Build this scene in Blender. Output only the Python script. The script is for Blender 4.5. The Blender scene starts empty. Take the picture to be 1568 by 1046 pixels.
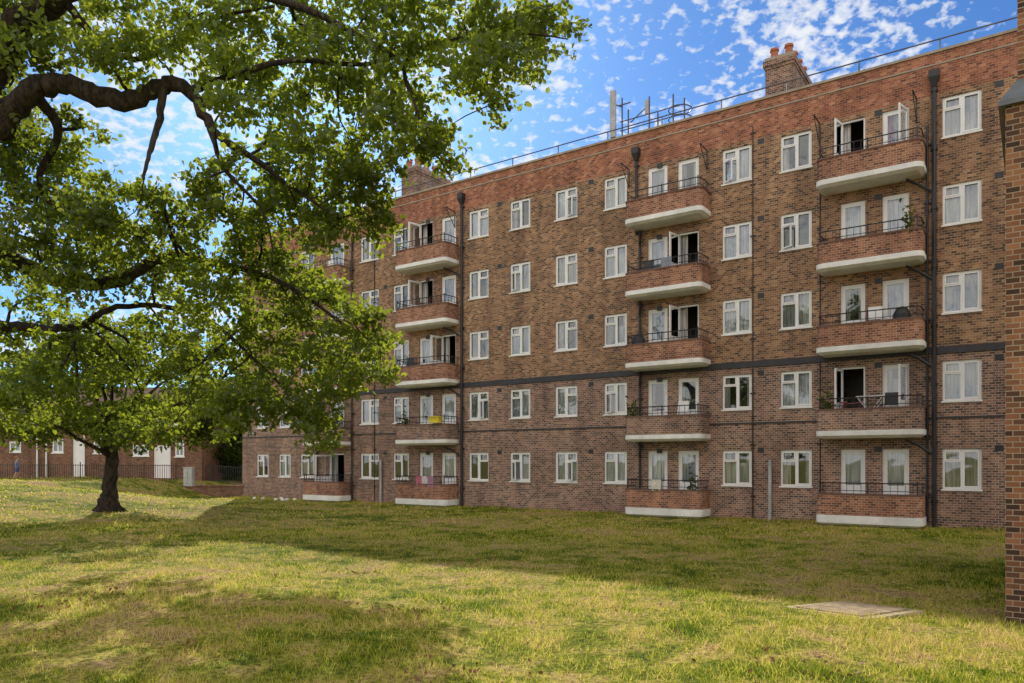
import bpy, math, random
import numpy as np
from mathutils import Vector, Matrix
random.seed(7); rng=np.random.default_rng(11)
scene=bpy.context.scene
scene.view_settings.view_transform='Standard'; scene.view_settings.look='None'; scene.view_settings.exposure=0
R=math.radians
# ------------------------------------------------------------------ helpers
def link(o,parent=None):
    scene.collection.objects.link(o)
    if parent: o.parent=parent
    return o
def empty(name,loc=(0,0,0),rz=0):
    e=bpy.data.objects.new(name,None); e.location=loc; e.rotation_euler=(0,0,rz); e.empty_display_size=.3
    return link(e)
class MB:
    def __init__(s): s.v=[]; s.f=[]; s.m=[]
    def poly(s,pts,mi=0):
        b=len(s.v); s.v+= [tuple(p) for p in pts]; s.f.append(tuple(range(b,b+len(pts)))); s.m.append(mi)
    def box(s,x0,x1,y0,y1,z0,z1,mi=0,piv=None,ang=0):
        b=len(s.v); P=[(x0,y0,z0),(x1,y0,z0),(x1,y1,z0),(x0,y1,z0),(x0,y0,z1),(x1,y0,z1),(x1,y1,z1),(x0,y1,z1)]
        if piv:
            c,sn=math.cos(ang),math.sin(ang)
            P=[(piv[0]+(x-piv[0])*c-(y-piv[1])*sn, piv[1]+(x-piv[0])*sn+(y-piv[1])*c, z) for x,y,z in P]
        s.v+=P
        for q in ((0,3,2,1),(4,5,6,7),(0,1,5,4),(1,2,6,5),(2,3,7,6),(3,0,4,7)):
            s.f.append(tuple(b+i for i in q)); s.m.append(mi)
    def tube(s,pts,rad,n=6,mi=0,cap=True):
        pts=[Vector(p) for p in pts]
        if not hasattr(rad,'__len__'): rad=[rad]*len(pts)
        b=len(s.v); up=None
        for i,p in enumerate(pts):
            t=(pts[min(i+1,len(pts)-1)]-pts[max(i-1,0)])
            if t.length<1e-9: t=Vector((0,0,1))
            t.normalize()
            if up is None:
                up=t.orthogonal().normalized()
            else:
                up=(up-t*up.dot(t))
                up=up.normalized() if up.length>1e-6 else t.orthogonal().normalized()
            w=t.cross(up)
            for k in range(n):
                a=2*math.pi*k/n
                s.v.append(tuple(p+(up*math.cos(a)+w*math.sin(a))*rad[i]))
        for i in range(len(pts)-1):
            for k in range(n):
                k2=(k+1)%n
                s.f.append((b+i*n+k,b+i*n+k2,b+(i+1)*n+k2,b+(i+1)*n+k)); s.m.append(mi)
        if cap:
            s.f.append(tuple(b+k for k in range(n))[::-1]); s.m.append(mi)
            e=b+(len(pts)-1)*n; s.f.append(tuple(e+k for k in range(n))); s.m.append(mi)
    def obj(s,name,mats,parent=None,smooth=False):
        me=bpy.data.meshes.new(name); me.from_pydata(s.v,[],s.f)
        if not isinstance(mats,(list,tuple)): mats=[mats]
        for m in mats: me.materials.append(m)
        me.polygons.foreach_set('material_index',s.m)
        if smooth: me.polygons.foreach_set('use_smooth',[True]*len(s.f))
        me.update()
        return link(bpy.data.objects.new(name,me),parent)
def arr_mesh(name,V,F,mat,parent=None):
    me=bpy.data.meshes.new(name); n,k=F.shape
    me.vertices.add(len(V)); me.vertices.foreach_set('co',V.astype(np.float32).ravel())
    me.loops.add(n*k); me.loops.foreach_set('vertex_index',F.astype(np.int32).ravel())
    me.polygons.add(n); me.polygons.foreach_set('loop_start',np.arange(0,n*k,k,dtype=np.int32))
    me.polygons.foreach_set('loop_total',np.full(n,k,dtype=np.int32))
    me.materials.append(mat); me.update(calc_edges=True)
    return link(bpy.data.objects.new(name,me),parent)
# ------------------------------------------------------------------ materials
def newmat(name):
    m=bpy.data.materials.new(name); m.use_nodes=True; nt=m.node_tree
    b=nt.nodes['Principled BSDF']; return m,nt,b
def ramp(nt,stops):
    r=nt.nodes.new('ShaderNodeValToRGB'); el=r.color_ramp.elements
    while len(el)<len(stops): el.new(.5)
    for e,(p,c) in zip(el,stops):
        e.position=p; e.color=(c[0],c[1],c[2],1)
    return r
def noise(nt,scale,detail=4,vec=None,rough=.55):
    n=nt.nodes.new('ShaderNodeTexNoise'); n.inputs['Scale'].default_value=scale; n.inputs['Detail'].default_value=detail
    n.inputs['Roughness'].default_value=rough
    if vec: nt.links.new(vec,n.inputs['Vector'])
    return n
def mixc(nt,fac,a,b,mode='MIX'):
    m=nt.nodes.new('ShaderNodeMix'); m.data_type='RGBA'; m.blend_type=mode
    for k,v in ((0,fac),(6,a),(7,b)):
        if hasattr(v,'is_linked') or hasattr(v,'links'): nt.links.new(v,m.inputs[k])
        elif k==0: m.inputs[0].default_value=v
        else: m.inputs[k].default_value=(v[0],v[1],v[2],1)
    return m.outputs[2]
def simple(name,col,rough=.6,var=.25,scale=3,metal=0):
    m,nt,b=newmat(name); tc=nt.nodes.new('ShaderNodeTexCoord')
    n=noise(nt,scale,3,tc.outputs['Object'],.65)
    r=ramp(nt,[(.3,[c*(1-var) for c in col]),(.7,[min(1,c*(1+var*.5)) for c in col])])
    nt.links.new(n.outputs['Fac'],r.inputs[0]); nt.links.new(r.outputs[0],b.inputs['Base Color'])
    b.inputs['Roughness'].default_value=rough; b.inputs['Metallic'].default_value=metal
    return m
def brick(name,stops,mortar,stain=.34):
    m,nt,b=newmat(name); L=nt.links
    tc=nt.nodes.new('ShaderNodeTexCoord'); sp=nt.nodes.new('ShaderNodeSeparateXYZ'); L.new(tc.outputs['Object'],sp.inputs[0])
    ad=nt.nodes.new('ShaderNodeMath'); ad.operation='ADD'; L.new(sp.outputs[0],ad.inputs[0]); L.new(sp.outputs[1],ad.inputs[1])
    cb=nt.nodes.new('ShaderNodeCombineXYZ'); L.new(ad.outputs[0],cb.inputs[0]); L.new(sp.outputs[2],cb.inputs[1])
    bk=nt.nodes.new('ShaderNodeTexBrick'); L.new(cb.outputs[0],bk.inputs['Vector'])
    bk.inputs['Scale'].default_value=1; bk.inputs['Brick Width'].default_value=.165; bk.inputs['Row Height'].default_value=.076
    bk.inputs['Mortar Size'].default_value=.0065; bk.inputs['Mortar Smooth'].default_value=.2
    bk.inputs['Color1'].default_value=(0,0,0,1); bk.inputs['Color2'].default_value=(1,1,1,1); bk.inputs['Mortar'].default_value=(.5,.5,.5,1)
    r=ramp(nt,stops); L.new(bk.outputs['Color'],r.inputs[0])
    n=noise(nt,.45,4,cb.outputs[0],.62); r2=ramp(nt,[(.32,[1-stain,1-stain*1.03,1-stain*.95]),(.62,[1.0]*3)]); L.new(n.outputs['Fac'],r2.inputs[0])
    mp=nt.nodes.new('ShaderNodeMapping'); mp.inputs['Scale'].default_value=(1.9,.14,1); L.new(cb.outputs[0],mp.inputs[0])
    n4=noise(nt,1,2,mp.outputs[0]); r4=ramp(nt,[(.35,[.76,.75,.77]),(.6,[1,1,1])]); L.new(n4.outputs['Fac'],r4.inputs[0])
    c=mixc(nt,bk.outputs['Fac'],r.outputs[0],mortar)
    c=mixc(nt,1.0,c,r2.outputs[0],'MULTIPLY'); c=mixc(nt,1.0,c,r4.outputs[0],'MULTIPLY')
    L.new(c,b.inputs['Base Color']); b.inputs['Roughness'].default_value=.9; b.inputs['Specular IOR Level'].default_value=.15
    bp=nt.nodes.new('ShaderNodeBump'); bp.invert=True; bp.inputs['Strength'].default_value=.4; bp.inputs['Distance'].default_value=.008
    L.new(bk.outputs['Fac'],bp.inputs['Height']); L.new(bp.outputs[0],b.inputs['Normal'])
    return m
M_brown=brick('brown_brick',[(0,(.12,.07,.052)),(.22,(.22,.12,.075)),(.5,(.35,.185,.105)),(.8,(.43,.23,.125)),(1,(.54,.32,.18))],(.56,.46,.34))
M_low=brick('stock_brick_lower',[(0,(.11,.072,.065)),(.25,(.21,.125,.10)),(.6,(.32,.18,.13)),(1,(.45,.255,.175))],(.66,.57,.47))
M_red=brick('red_brick',[(0,(.20,.075,.055)),(.35,(.38,.135,.08)),(.8,(.48,.18,.10)),(1,(.60,.29,.17))],(.48,.36,.27))
M_balc=brick('balcony_brick',[(0,(.18,.08,.06)),(.4,(.37,.15,.09)),(1,(.52,.25,.15))],(.60,.49,.38))
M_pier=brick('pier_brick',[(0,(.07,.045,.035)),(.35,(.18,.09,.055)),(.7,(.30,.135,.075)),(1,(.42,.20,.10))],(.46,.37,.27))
M_house=brick('house_brick',[(0,(.16,.08,.055)),(1,(.34,.16,.09))],(.32,.27,.22))
M_white=simple('white_paint',(.86,.86,.87),.45,.06,2)
M_slab=simple('painted_concrete',(.86,.85,.84),.7,.2,1.6)
M_black=simple('black_iron',(.025,.025,.03),.45,.3,4)
M_band=simple('dark_band_paint',(.04,.04,.05),.6,.3,2)
M_stone=simple('coping_stone',(.40,.33,.27),.8,.3,2)
M_roof=simple('roof_felt',(.12,.12,.12),.9)
M_tile=simple('roof_tile',(.16,.085,.06),.85,.35,6)
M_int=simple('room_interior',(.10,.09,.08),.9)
M_grey=simple('grey_plastic',(.45,.46,.47),.5)
M_pot=simple('terracotta',(.45,.16,.09),.8)
M_lead=simple('lead_flashing',(.13,.14,.16),.5)
def curtain_mat(name,col):
    m,nt,b=newmat(name); L=nt.links
    tc=nt.nodes.new('ShaderNodeTexCoord'); mp=nt.nodes.new('ShaderNodeMapping'); mp.inputs['Scale'].default_value=(16,1,.9); L.new(tc.outputs['Object'],mp.inputs[0])
    n=noise(nt,1,2,mp.outputs[0]); r=ramp(nt,[(.33,[c*.5 for c in col]),(.62,col)]); L.new(n.outputs['Fac'],r.inputs[0])
    n2=noise(nt,.7,1,tc.outputs['Object']); r2=ramp(nt,[(.35,(.62,.66,.72)),(.6,(1,1,1))]); L.new(n2.outputs['Fac'],r2.inputs[0])
    L.new(mixc(nt,1.0,r.outputs[0],r2.outputs[0],'MULTIPLY'),b.inputs['Base Color']); b.inputs['Roughness'].default_value=1; b.inputs['Specular IOR Level'].default_value=.1
    return m
M_net=curtain_mat('net_curtain',(.86,.88,.93)); M_drape=curtain_mat('drape_curtain',(.74,.72,.70)); M_pink=curtain_mat('purple_curtain',(.45,.08,.35))
def glass_mat():
    m,nt,b=newmat('window_glass'); L=nt.links; out=nt.nodes['Material Output']; nt.nodes.remove(b)
    g=nt.nodes.new('ShaderNodeBsdfGlossy'); g.inputs['Roughness'].default_value=.02; g.inputs['Color'].default_value=(.9,.95,1,1)
    t=nt.nodes.new('ShaderNodeBsdfTransparent'); t.inputs[0].default_value=(.94,.96,.97,1)
    lw=nt.nodes.new('ShaderNodeFresnel'); lw.inputs[0].default_value=1.5
    tc=nt.nodes.new('ShaderNodeTexCoord'); n=noise(nt,1.3,1,tc.outputs['Object']); bp=nt.nodes.new('ShaderNodeBump'); bp.inputs['Strength'].default_value=.1; bp.inputs['Distance'].default_value=.06
    L.new(n.outputs['Fac'],bp.inputs['Height']); L.new(bp.outputs[0],g.inputs['Normal'])
    ml=nt.nodes.new('ShaderNodeMath'); ml.operation='MULTIPLY_ADD'; ml.inputs[1].default_value=1.9; ml.inputs[2].default_value=.08; L.new(lw.outputs[0],ml.inputs[0])
    mx=nt.nodes.new('ShaderNodeMixShader'); L.new(ml.outputs[0],mx.inputs[0]); L.new(t.outputs[0],mx.inputs[1]); L.new(g.outputs[0],mx.inputs[2]); L.new(mx.outputs[0],out.inputs[0])
    return m
M_glass=glass_mat()
def leaf_mat(name,dark,light,trans,k=.45,sc=.5,gl=.06):
    m,nt,b=newmat(name); L=nt.links; out=nt.nodes['Material Output']; nt.nodes.remove(b)
    b=nt.nodes.new('ShaderNodeBsdfDiffuse')
    g=nt.nodes.new('ShaderNodeNewGeometry'); r=ramp(nt,[(0,dark),(1,light)]); 
    tc=nt.nodes.new('ShaderNodeTexCoord'); n=noise(nt,sc,1,tc.outputs['Object'])
    ad=nt.nodes.new('ShaderNodeMath'); ad.operation='MULTIPLY_ADD'; ad.inputs[1].default_value=.5; L.new(g.outputs['Random Per Island'],ad.inputs[0])
    ad2=nt.nodes.new('ShaderNodeMath'); ad2.operation='MULTIPLY_ADD'; ad2.inputs[1].default_value=1.6; ad2.inputs[2].default_value=-.55; L.new(n.outputs['Fac'],ad2.inputs[0]); L.new(ad2.outputs[0],ad.inputs[2])
    L.new(ad.outputs[0],r.inputs[0]); L.new(r.outputs[0],b.inputs[0])
    r2=ramp(nt,[(0,[c*.5 for c in trans]),(1,trans)]); L.new(ad.outputs[0],r2.inputs[0])
    t=nt.nodes.new('ShaderNodeBsdfTranslucent'); L.new(r2.outputs[0],t.inputs[0])
    src=b.outputs[0]
    if gl:
        gl_=nt.nodes.new('ShaderNodeBsdfGlossy'); gl_.inputs['Roughness'].default_value=.4
        m0=nt.nodes.new('ShaderNodeMixShader'); m0.inputs[0].default_value=gl; L.new(b.outputs[0],m0.inputs[1]); L.new(gl_.outputs[0],m0.inputs[2]); src=m0.outputs[0]
    mx=nt.nodes.new('ShaderNodeMixShader'); mx.inputs[0].default_value=k; L.new(src,mx.inputs[1]); L.new(t.outputs[0],mx.inputs[2]); L.new(mx.outputs[0],out.inputs[0])
    return m
M_leaf=leaf_mat('oak_leaves',(.022,.045,.009),(.09,.14,.02),(.56,.66,.05),.44)
M_leaf2=leaf_mat('tree_leaves',(.025,.048,.012),(.07,.11,.022),(.34,.42,.04),.40,.5,0)
M_far=leaf_mat('far_leaves',(.025,.045,.012),(.06,.09,.025),(.15,.22,.03),.35,.25,0)
def bark_mat():
    m,nt,b=newmat('oak_bark'); L=nt.links; tc=nt.nodes.new('ShaderNodeTexCoord'); mp=nt.nodes.new('ShaderNodeMapping'); mp.inputs['Scale'].default_value=(9,9,3); L.new(tc.outputs['Object'],mp.inputs[0])
    n=noise(nt,1.2,4,mp.outputs[0],.72); r=ramp(nt,[(.38,(.010,.008,.006)),(.68,(.085,.058,.042))]); L.new(n.outputs['Fac'],r.inputs[0]); L.new(r.outputs[0],b.inputs['Base Color'])
    bp=nt.nodes.new('ShaderNodeBump'); bp.inputs['Strength'].default_value=1; bp.inputs['Distance'].default_value=.1; L.new(n.outputs['Fac'],bp.inputs['Height']); L.new(bp.outputs[0],b.inputs['Normal']); b.inputs['Roughness'].default_value=.95
    return m
M_bark=bark_mat()
def grass_nodes(nt,vec):
    n1=noise(nt,.26,3,vec,.62); n2=noise(nt,1.6,4,vec,.68)
    a=nt.nodes.new('ShaderNodeMath'); a.operation='MULTIPLY_ADD'; a.inputs[1].default_value=.8; nt.links.new(n2.outputs['Fac'],a.inputs[0])
    a2=nt.nodes.new('ShaderNodeMath'); a2.operation='MULTIPLY'; a2.inputs[1].default_value=.6; nt.links.new(n1.outputs['Fac'],a2.inputs[0]); nt.links.new(a2.outputs[0],a.inputs[2])
    return a.outputs[0]
def ground_mat():
    m,nt,b=newmat('lawn_ground'); L=nt.links; g=nt.nodes.new('ShaderNodeNewGeometry'); f=grass_nodes(nt,g.outputs['Position'])
    r=ramp(nt,[(.54,(.08,.125,.014)),(.66,(.24,.25,.03)),(.74,(.42,.35,.09)),(.84,(.42,.28,.14))]); L.new(f,r.inputs[0])
    n=noise(nt,14,3,g.outputs['Position'],.72); r2=ramp(nt,[(.36,(.28,.28,.28)),(.60,(1,1,1))]); L.new(n.outputs['Fac'],r2.inputs[0])
    c=mixc(nt,1.0,r.outputs[0],r2.outputs[0],'MULTIPLY'); L.new(c,b.inputs['Base Color']); b.inputs['Roughness'].default_value=.95; b.inputs['Specular IOR Level'].default_value=.1
    bp=nt.nodes.new('ShaderNodeBump'); bp.inputs['Strength'].default_value=.9; bp.inputs['Distance'].default_value=.06; L.new(n.outputs['Fac'],bp.inputs['Height']); L.new(bp.outputs[0],b.inputs['Normal'])
    return m
M_ground=ground_mat()
def blade_mat():
    m,nt,b=newmat('grass_blades'); L=nt.links; out=nt.nodes['Material Output']; nt.nodes.remove(b); g=nt.nodes.new('ShaderNodeNewGeometry'); f=grass_nodes(nt,g.outputs['Position'])
    b=nt.nodes.new('ShaderNodeBsdfDiffuse')
    a=nt.nodes.new('ShaderNodeMath'); a.operation='MULTIPLY_ADD'; a.inputs[1].default_value=.34; L.new(g.outputs['Random Per Island'],a.inputs[0])
    a2=nt.nodes.new('ShaderNodeMath'); a2.operation='SUBTRACT'; a2.inputs[1].default_value=.17; L.new(f,a2.inputs[0]); L.new(a2.outputs[0],a.inputs[2])
    r=ramp(nt,[(.52,(.11,.19,.012)),(.64,(.36,.42,.03)),(.74,(.70,.63,.12)),(.88,(.68,.50,.25))]); L.new(a.outputs[0],r.inputs[0]); L.new(r.outputs[0],b.inputs[0])
    t=nt.nodes.new('ShaderNodeBsdfTranslucent'); L.new(r.outputs[0],t.inputs[0])
    mx=nt.nodes.new('ShaderNodeMixShader'); mx.inputs[0].default_value=.55; L.new(b.outputs[0],mx.inputs[1]); L.new(t.outputs[0],mx.inputs[2]); L.new(mx.outputs[0],out.inputs[0])
    return m
M_blade=blade_mat()
# ------------------------------------------------------------------ site survey constants
F_PX=1150.; CAMH=2.1
O=Vector((13.92,23.0,0)); TH=-math.atan2(.5711,.8209)
def sx(x,d=0.0):
    """distance along the facade line (metres) of a surveyed bearing, d = local depth behind facade"""
    t=(x-784)/F_PX
    return (t*(23+.8209*d)-13.92-.5711*d)/(.8209+.5711*t)
def B(x,y,D): # bearing + depth -> world
    return Vector(((x-784)/F_PX*D, D, CAMH+(706-y)/F_PX*D))
def sstep(x,a,b):
    t=np.clip((x-a)/(b-a),0,1); return t*t*(3-2*t)
def gz(X,Y):
    X=np.asarray(X,float); Y=np.asarray(Y,float)
    dx,dy=X-O.x,Y-O.y; s=.8209*dx-.5711*dy; d=-(.5711*dx+.8209*dy)
    near=np.maximum(sstep(d,0,14),sstep(-s,36.8,40))
    z=1.08*sstep(-X,8,23)*sstep(Y,12,36)*near
    bump=.035*(np.sin(X*.9+1.3*np.sin(Y*.5))+np.sin(Y*.8+X*.35))*sstep(d,0.5,3)
    return z+bump
# ------------------------------------------------------------------ ground
def axis(lo,hi,step,far):
    c=list(np.arange(lo,hi+1e-6,step)); a=[];v=step
    x=hi
    while x<far: v*=1.5; x+=v; a.append(x)
    b=[];v=step;x=lo
    while x>-far: v*=1.5; x-=v; b.append(x)
    return np.array(b[::-1]+c+a)
ax=axis(-45,25,.5,2500); ay=axis(-4,70,.5,2500)
GX,GY=np.meshgrid(ax,ay); GZ=gz(GX,GY)
V=np.stack([GX.ravel(),GY.ravel(),GZ.ravel()],1); nx=len(ax); ny=len(ay)
i,j=np.meshgrid(np.arange(nx-1),np.arange(ny-1)); i=i.ravel(); j=j.ravel()
Fq=np.stack([j*nx+i,j*nx+i+1,(j+1)*nx+i+1,(j+1)*nx+i],1)
g=arr_mesh('lawn',V,Fq,M_ground); g.data.polygons.foreach_set('use_smooth',[True]*len(Fq))
def blades(name,X,Y,h,w,r):
    n=len(X); Z=gz(X,Y)
    a=r.random(n)*6.283; ww=w*(.6+.8*r.random(n))*(1+Y/14); lean=h*(.2+1.0*r.random(n)); la=r.random(n)*6.283
    V=np.empty((n,3,3)); cx,sn=np.cos(a)*ww,np.sin(a)*ww
    V[:,0]=np.stack([X-cx,Y-sn,Z-.01],1); V[:,1]=np.stack([X+cx,Y+sn,Z-.01],1)
    V[:,2]=np.stack([X+np.cos(la)*lean,Y+np.sin(la)*lean,Z+h],1)
    return arr_mesh(name,V.reshape(-1,3),np.arange(n*3).reshape(n,3),M_blade)
def grass(name,N,y0,y1,p,hmin,hmax,w,seed):
    r=np.random.default_rng(seed)
    Y=y0+(y1-y0)*r.random(N)**p; X=(-.80*Y-1)+(1.60*Y+2)*r.random(N)
    dx,dy=X-O.x,Y-O.y; d=-(.5711*dx+.8209*dy); cl=np.sin(X*2.1+np.sin(Y*1.7)*2)*np.sin(Y*2.3+np.sin(X*1.1)*2)
    k=(d>.25)&(r.random(N)<.75+.35*cl); X=X[k];Y=Y[k];cl=cl[k]
    blades(name,X,Y,(hmin+(hmax-hmin)*r.random(len(X))**2)*(1+.5*cl),w,r)
grass('grass',270000,5.2,24,1.5,.02,.09,.0036,3)
grass('far_grass',60000,20,46,1.2,.03,.09,.009,4)
# tall seed-head tufts, clustered
r_=np.random.default_rng(31); nt_=170; tx=r_.uniform(-1,1,nt_); ty=6.3+15*r_.random(nt_)**1.5; tx=tx*.75*ty; k_=np.repeat(np.arange(nt_),34)
blades('tall_dry_grass',tx[k_]+r_.normal(size=len(k_))*.11,ty[k_]+r_.normal(size=len(k_))*.11,.07+.13*r_.random(len(k_))**1.5,.0022,r_)
r_=np.random.default_rng(21); n=16000; s_=-36+39*r_.random(n); d_=.04+.9*r_.random(n)**2.2; hh=.04+.2*r_.random(n)**2*(.4+.6*np.abs(np.sin(s_*1.7)+np.sin(s_*.63+1))/2)
blades('wall_edge_grass',O.x+.8209*s_-.5711*d_,O.y-.5711*s_-.8209*d_,hh,.004,r_)
def leafcloud(C,size,r,up=.3,fold=.25,aspect=.55,kite=False):
    n=len(C); a=r.normal(size=(n,3)); a[:,2]-=.25; a/=np.linalg.norm(a,axis=1)[:,None]
    b=r.normal(size=(n,3)); b[:,2]+=up; nn=np.cross(a,b); nn/=np.linalg.norm(nn,axis=1)[:,None]+1e-9
    s=np.cross(nn,a); L=(size*(.65+.7*r.random(n)))[:,None]; Wd=L*aspect*.5
    base=(np.arange(n)*(4 if kite else 6))[:,None]
    if kite:
        V=np.empty((n,4,3)); V[:,0]=C; V[:,2]=C+a*L; V[:,1]=C+a*L*.5+s*Wd*1.15; V[:,3]=C+a*L*.5-s*Wd*1.15
        return V.reshape(-1,3),base+np.array([0,1,2,3])
    V=np.empty((n,6,3)); V[:,0]=C; V[:,3]=C+a*L
    V[:,1]=C+a*L*.35+s*Wd+nn*Wd*fold; V[:,2]=C+a*L*.75+s*Wd*.75+nn*Wd*fold
    V[:,5]=C+a*L*.35-s*Wd+nn*Wd*fold; V[:,4]=C+a*L*.75-s*Wd*.75+nn*Wd*fold
    F=np.concatenate([base+np.array([0,1,2,3]),base+np.array([0,3,4,5])])
    return V.reshape(-1,3),F
n=420; cX=rng.uniform(-9,5,n); cY=6+12*rng.random(n)**1.3
for q in range(11):
    k=slice(q*30,q*30+30); x0=random.uniform(-7,3); y0=random.uniform(7,16); cX[k]=x0+rng.normal(size=30)*.3; cY[k]=y0+rng.normal(size=30)*.25
C=np.stack([cX,cY,gz(cX,cY)+.03],1); V,Fc=leafcloud(C,.06,rng,2); arr_mesh('fallen_leaves',V,Fc,simple('dead_leaf',(.24,.12,.055),.8,.4,8))
# ------------------------------------------------------------------ apartment block
bld=empty('brick_apartment_block',O,TH)
SL,SR=-36.0,3.4; ZT=14.85; DEP=10
tops=[2.48+2.73*i for i in range(5)]; Fl=[t-2.13 for t in tops]
wcols=[(1443,1503),(1195,1243),(1106,1151),(925,960),(850,884),(781,812),(718,748),(602,626),(552,580),(460,481),(427,445),(393,411)]
dcols=[(1287,1325),(1351,1392),(992,1022),(1038,1070),(642,663),(676,698),(505,527)]
ops=[]
for ci,(a,b_) in enumerate(wcols):
    for f in range(5): ops.append((sx(a),sx(b_),tops[f]-1.25,tops[f],'w',ci,f))
for ci,(a,b_) in enumerate(dcols):
    for f in range(5): ops.append((sx(a),sx(b_),Fl[f]+.02,tops[f],'d',ci,f))
ZB1,ZB2=5.64,13.55
sb=sorted({SL,SR}|{round(o[0],4) for o in ops}|{round(o[1],4) for o in ops})
zb=sorted({-.5,ZT,ZB1,ZB2}|{round(o[2],4) for o in ops}|{round(o[3],4) for o in ops})
wall=MB()
for a,b_ in zip(sb[:-1],sb[1:]):
    for c,d in zip(zb[:-1],zb[1:]):
        ms,mz=(a+b_)/2,(c+d)/2
        if any(o[0]<ms<o[1] and o[2]<mz<o[3] for o in ops): continue
        mi=0 if mz<ZB1 else (1 if mz<ZB2 else 2)
        wall.poly([(a,0,c),(b_,0,c),(b_,0,d),(a,0,d)],mi)
for o in ops:
    a,b_,c,d=o[:4]; mi=0 if c<ZB1-.4 else 1; y=.13
    wall.poly([(a,0,c),(a,0,d),(a,y,d),(a,y,c)],mi); wall.poly([(b_,0,c),(b_,y,c),(b_,y,d),(b_,0,d)],mi)
    wall.poly([(a,0,d),(b_,0,d),(b_,y,d),(a,y,d)],mi); wall.poly([(a,0,c),(a,y,c),(b_,y,c),(b_,0,c)],mi)
for (x) in (SL,SR):
    for z0,z1,mi in ((-.5,ZB1,0),(ZB1,ZB2,1),(ZB2,ZT,2)): wall.poly([(x,0,z0),(x,DEP,z0),(x,DEP,z1),(x,0,z1)],mi)
wall.poly([(SL,DEP,-.5),(SR,DEP,-.5),(SR,DEP,ZT),(SL,DEP,ZT)],1)
wall.poly([(SL,.3,14.3),(SL,.3,ZT),(SR,.3,ZT),(SR,.3,14.3)],2)
wall.obj('walls',[M_low,M_brown,M_red],bld)
mb=MB(); mb.poly([(SL,0.0,14.3),(SR,0,14.3),(SR,DEP,14.3),(SL,DEP,14.3)]); mb.obj('roof',M_roof,bld)
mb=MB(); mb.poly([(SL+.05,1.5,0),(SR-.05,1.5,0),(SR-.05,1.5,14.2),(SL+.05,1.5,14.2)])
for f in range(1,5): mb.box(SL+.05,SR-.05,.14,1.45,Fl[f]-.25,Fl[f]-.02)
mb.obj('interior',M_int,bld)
mb=MB(); mb.box(SL-.04,SR,-.05,.34,ZT,ZT+.08,0); mb.box(SL-.02,SR,-.025,-.001,14.47,14.52,0); mb.obj('coping',M_stone,bld)
mb=MB(); mb.box(SL-.03,SR,-.045,-.001,5.44,5.66); mb.box(SL-.02,SR,-.03,-.001,3.42,3.48); mb.obj('string_courses',M_band,bld)
mb=MB(); mb.box(SL,SR,-.03,-.001,-.3,.16); mb.obj('plinth',M_low,bld)
fr=MB(); gl=MB(); net=MB(); dr=MB(); pk=MB(); sill=MB()
def curtain(m,a,b_,z0,z1,y,amp=.02):
    n=max(4,int((b_-a)/.035)); ph=random.random()*6
    for k in range(n):
        u0=a+(b_-a)*k/n; u1=a+(b_-a)*(k+1)/n
        y0=y+amp*math.sin(k*1.9+ph); y1=y+amp*math.sin((k+1)*1.9+ph)
        m.poly([(u0,y0,z0),(u1,y1,z0),(u1,y1,z1),(u0,y0,z1)])
def frame(a,b_,z0,z1,y0,y1,w,piv=None,ang=0):
    fr.box(a,a+w,y0,y1,z0,z1,0,piv,ang); fr.box(b_-w,b_,y0,y1,z0,z1,0,piv,ang)
    fr.box(a+w,b_-w,y0,y1,z0,z0+w,0,piv,ang); fr.box(a+w,b_-w,y0,y1,z1-w,z1,0,piv,ang)
def pane(a,b_,z0,z1,y,piv=None,ang=0):
    P=[(a,y,z0),(b_,y,z0),(b_,y,z1),(a,y,z1)]
    if piv:
        c,sn=math.cos(ang),math.sin(ang); P=[(piv[0]+(x-piv[0])*c-(yy-piv[1])*sn,piv[1]+(x-piv[0])*sn+(yy-piv[1])*c,z) for x,yy,z in P]
    gl.poly(P)
def dress(a,b_,z0,z1,kind):
    if kind<.40: curtain(net,a,b_,z0,z1,.17)
    elif kind<.70:
        w=(b_-a)*random.uniform(.2,.36); curtain(dr,a,a+w,z0,z1,.17,.025); curtain(dr,b_-w*random.uniform(.6,1),b_,z0,z1,.17,.025)
        if random.random()<.6: curtain(net,a,b_,z0,z1-(0 if random.random()<.5 else .45),.26)
    elif kind<.82: net.poly([(a,.17,z0+(z1-z0)*.45),(b_,.17,z0+(z1-z0)*.45),(b_,.17,z1),(a,.17,z1)])
    elif kind<.90: curtain(dr,a,b_,z0,z1,.17,.025)
    elif kind<.97: curtain(net,a,b_,z0,z0+(z1-z0)*.55,.17)
opend={(0,4):1,(1,4):2,(3,3):1,(3,2):1,(4,4):1,(4,3):1,(5,2):1,(0,1):1,(1,1):2,(2,0):3,(6,0):1}
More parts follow.
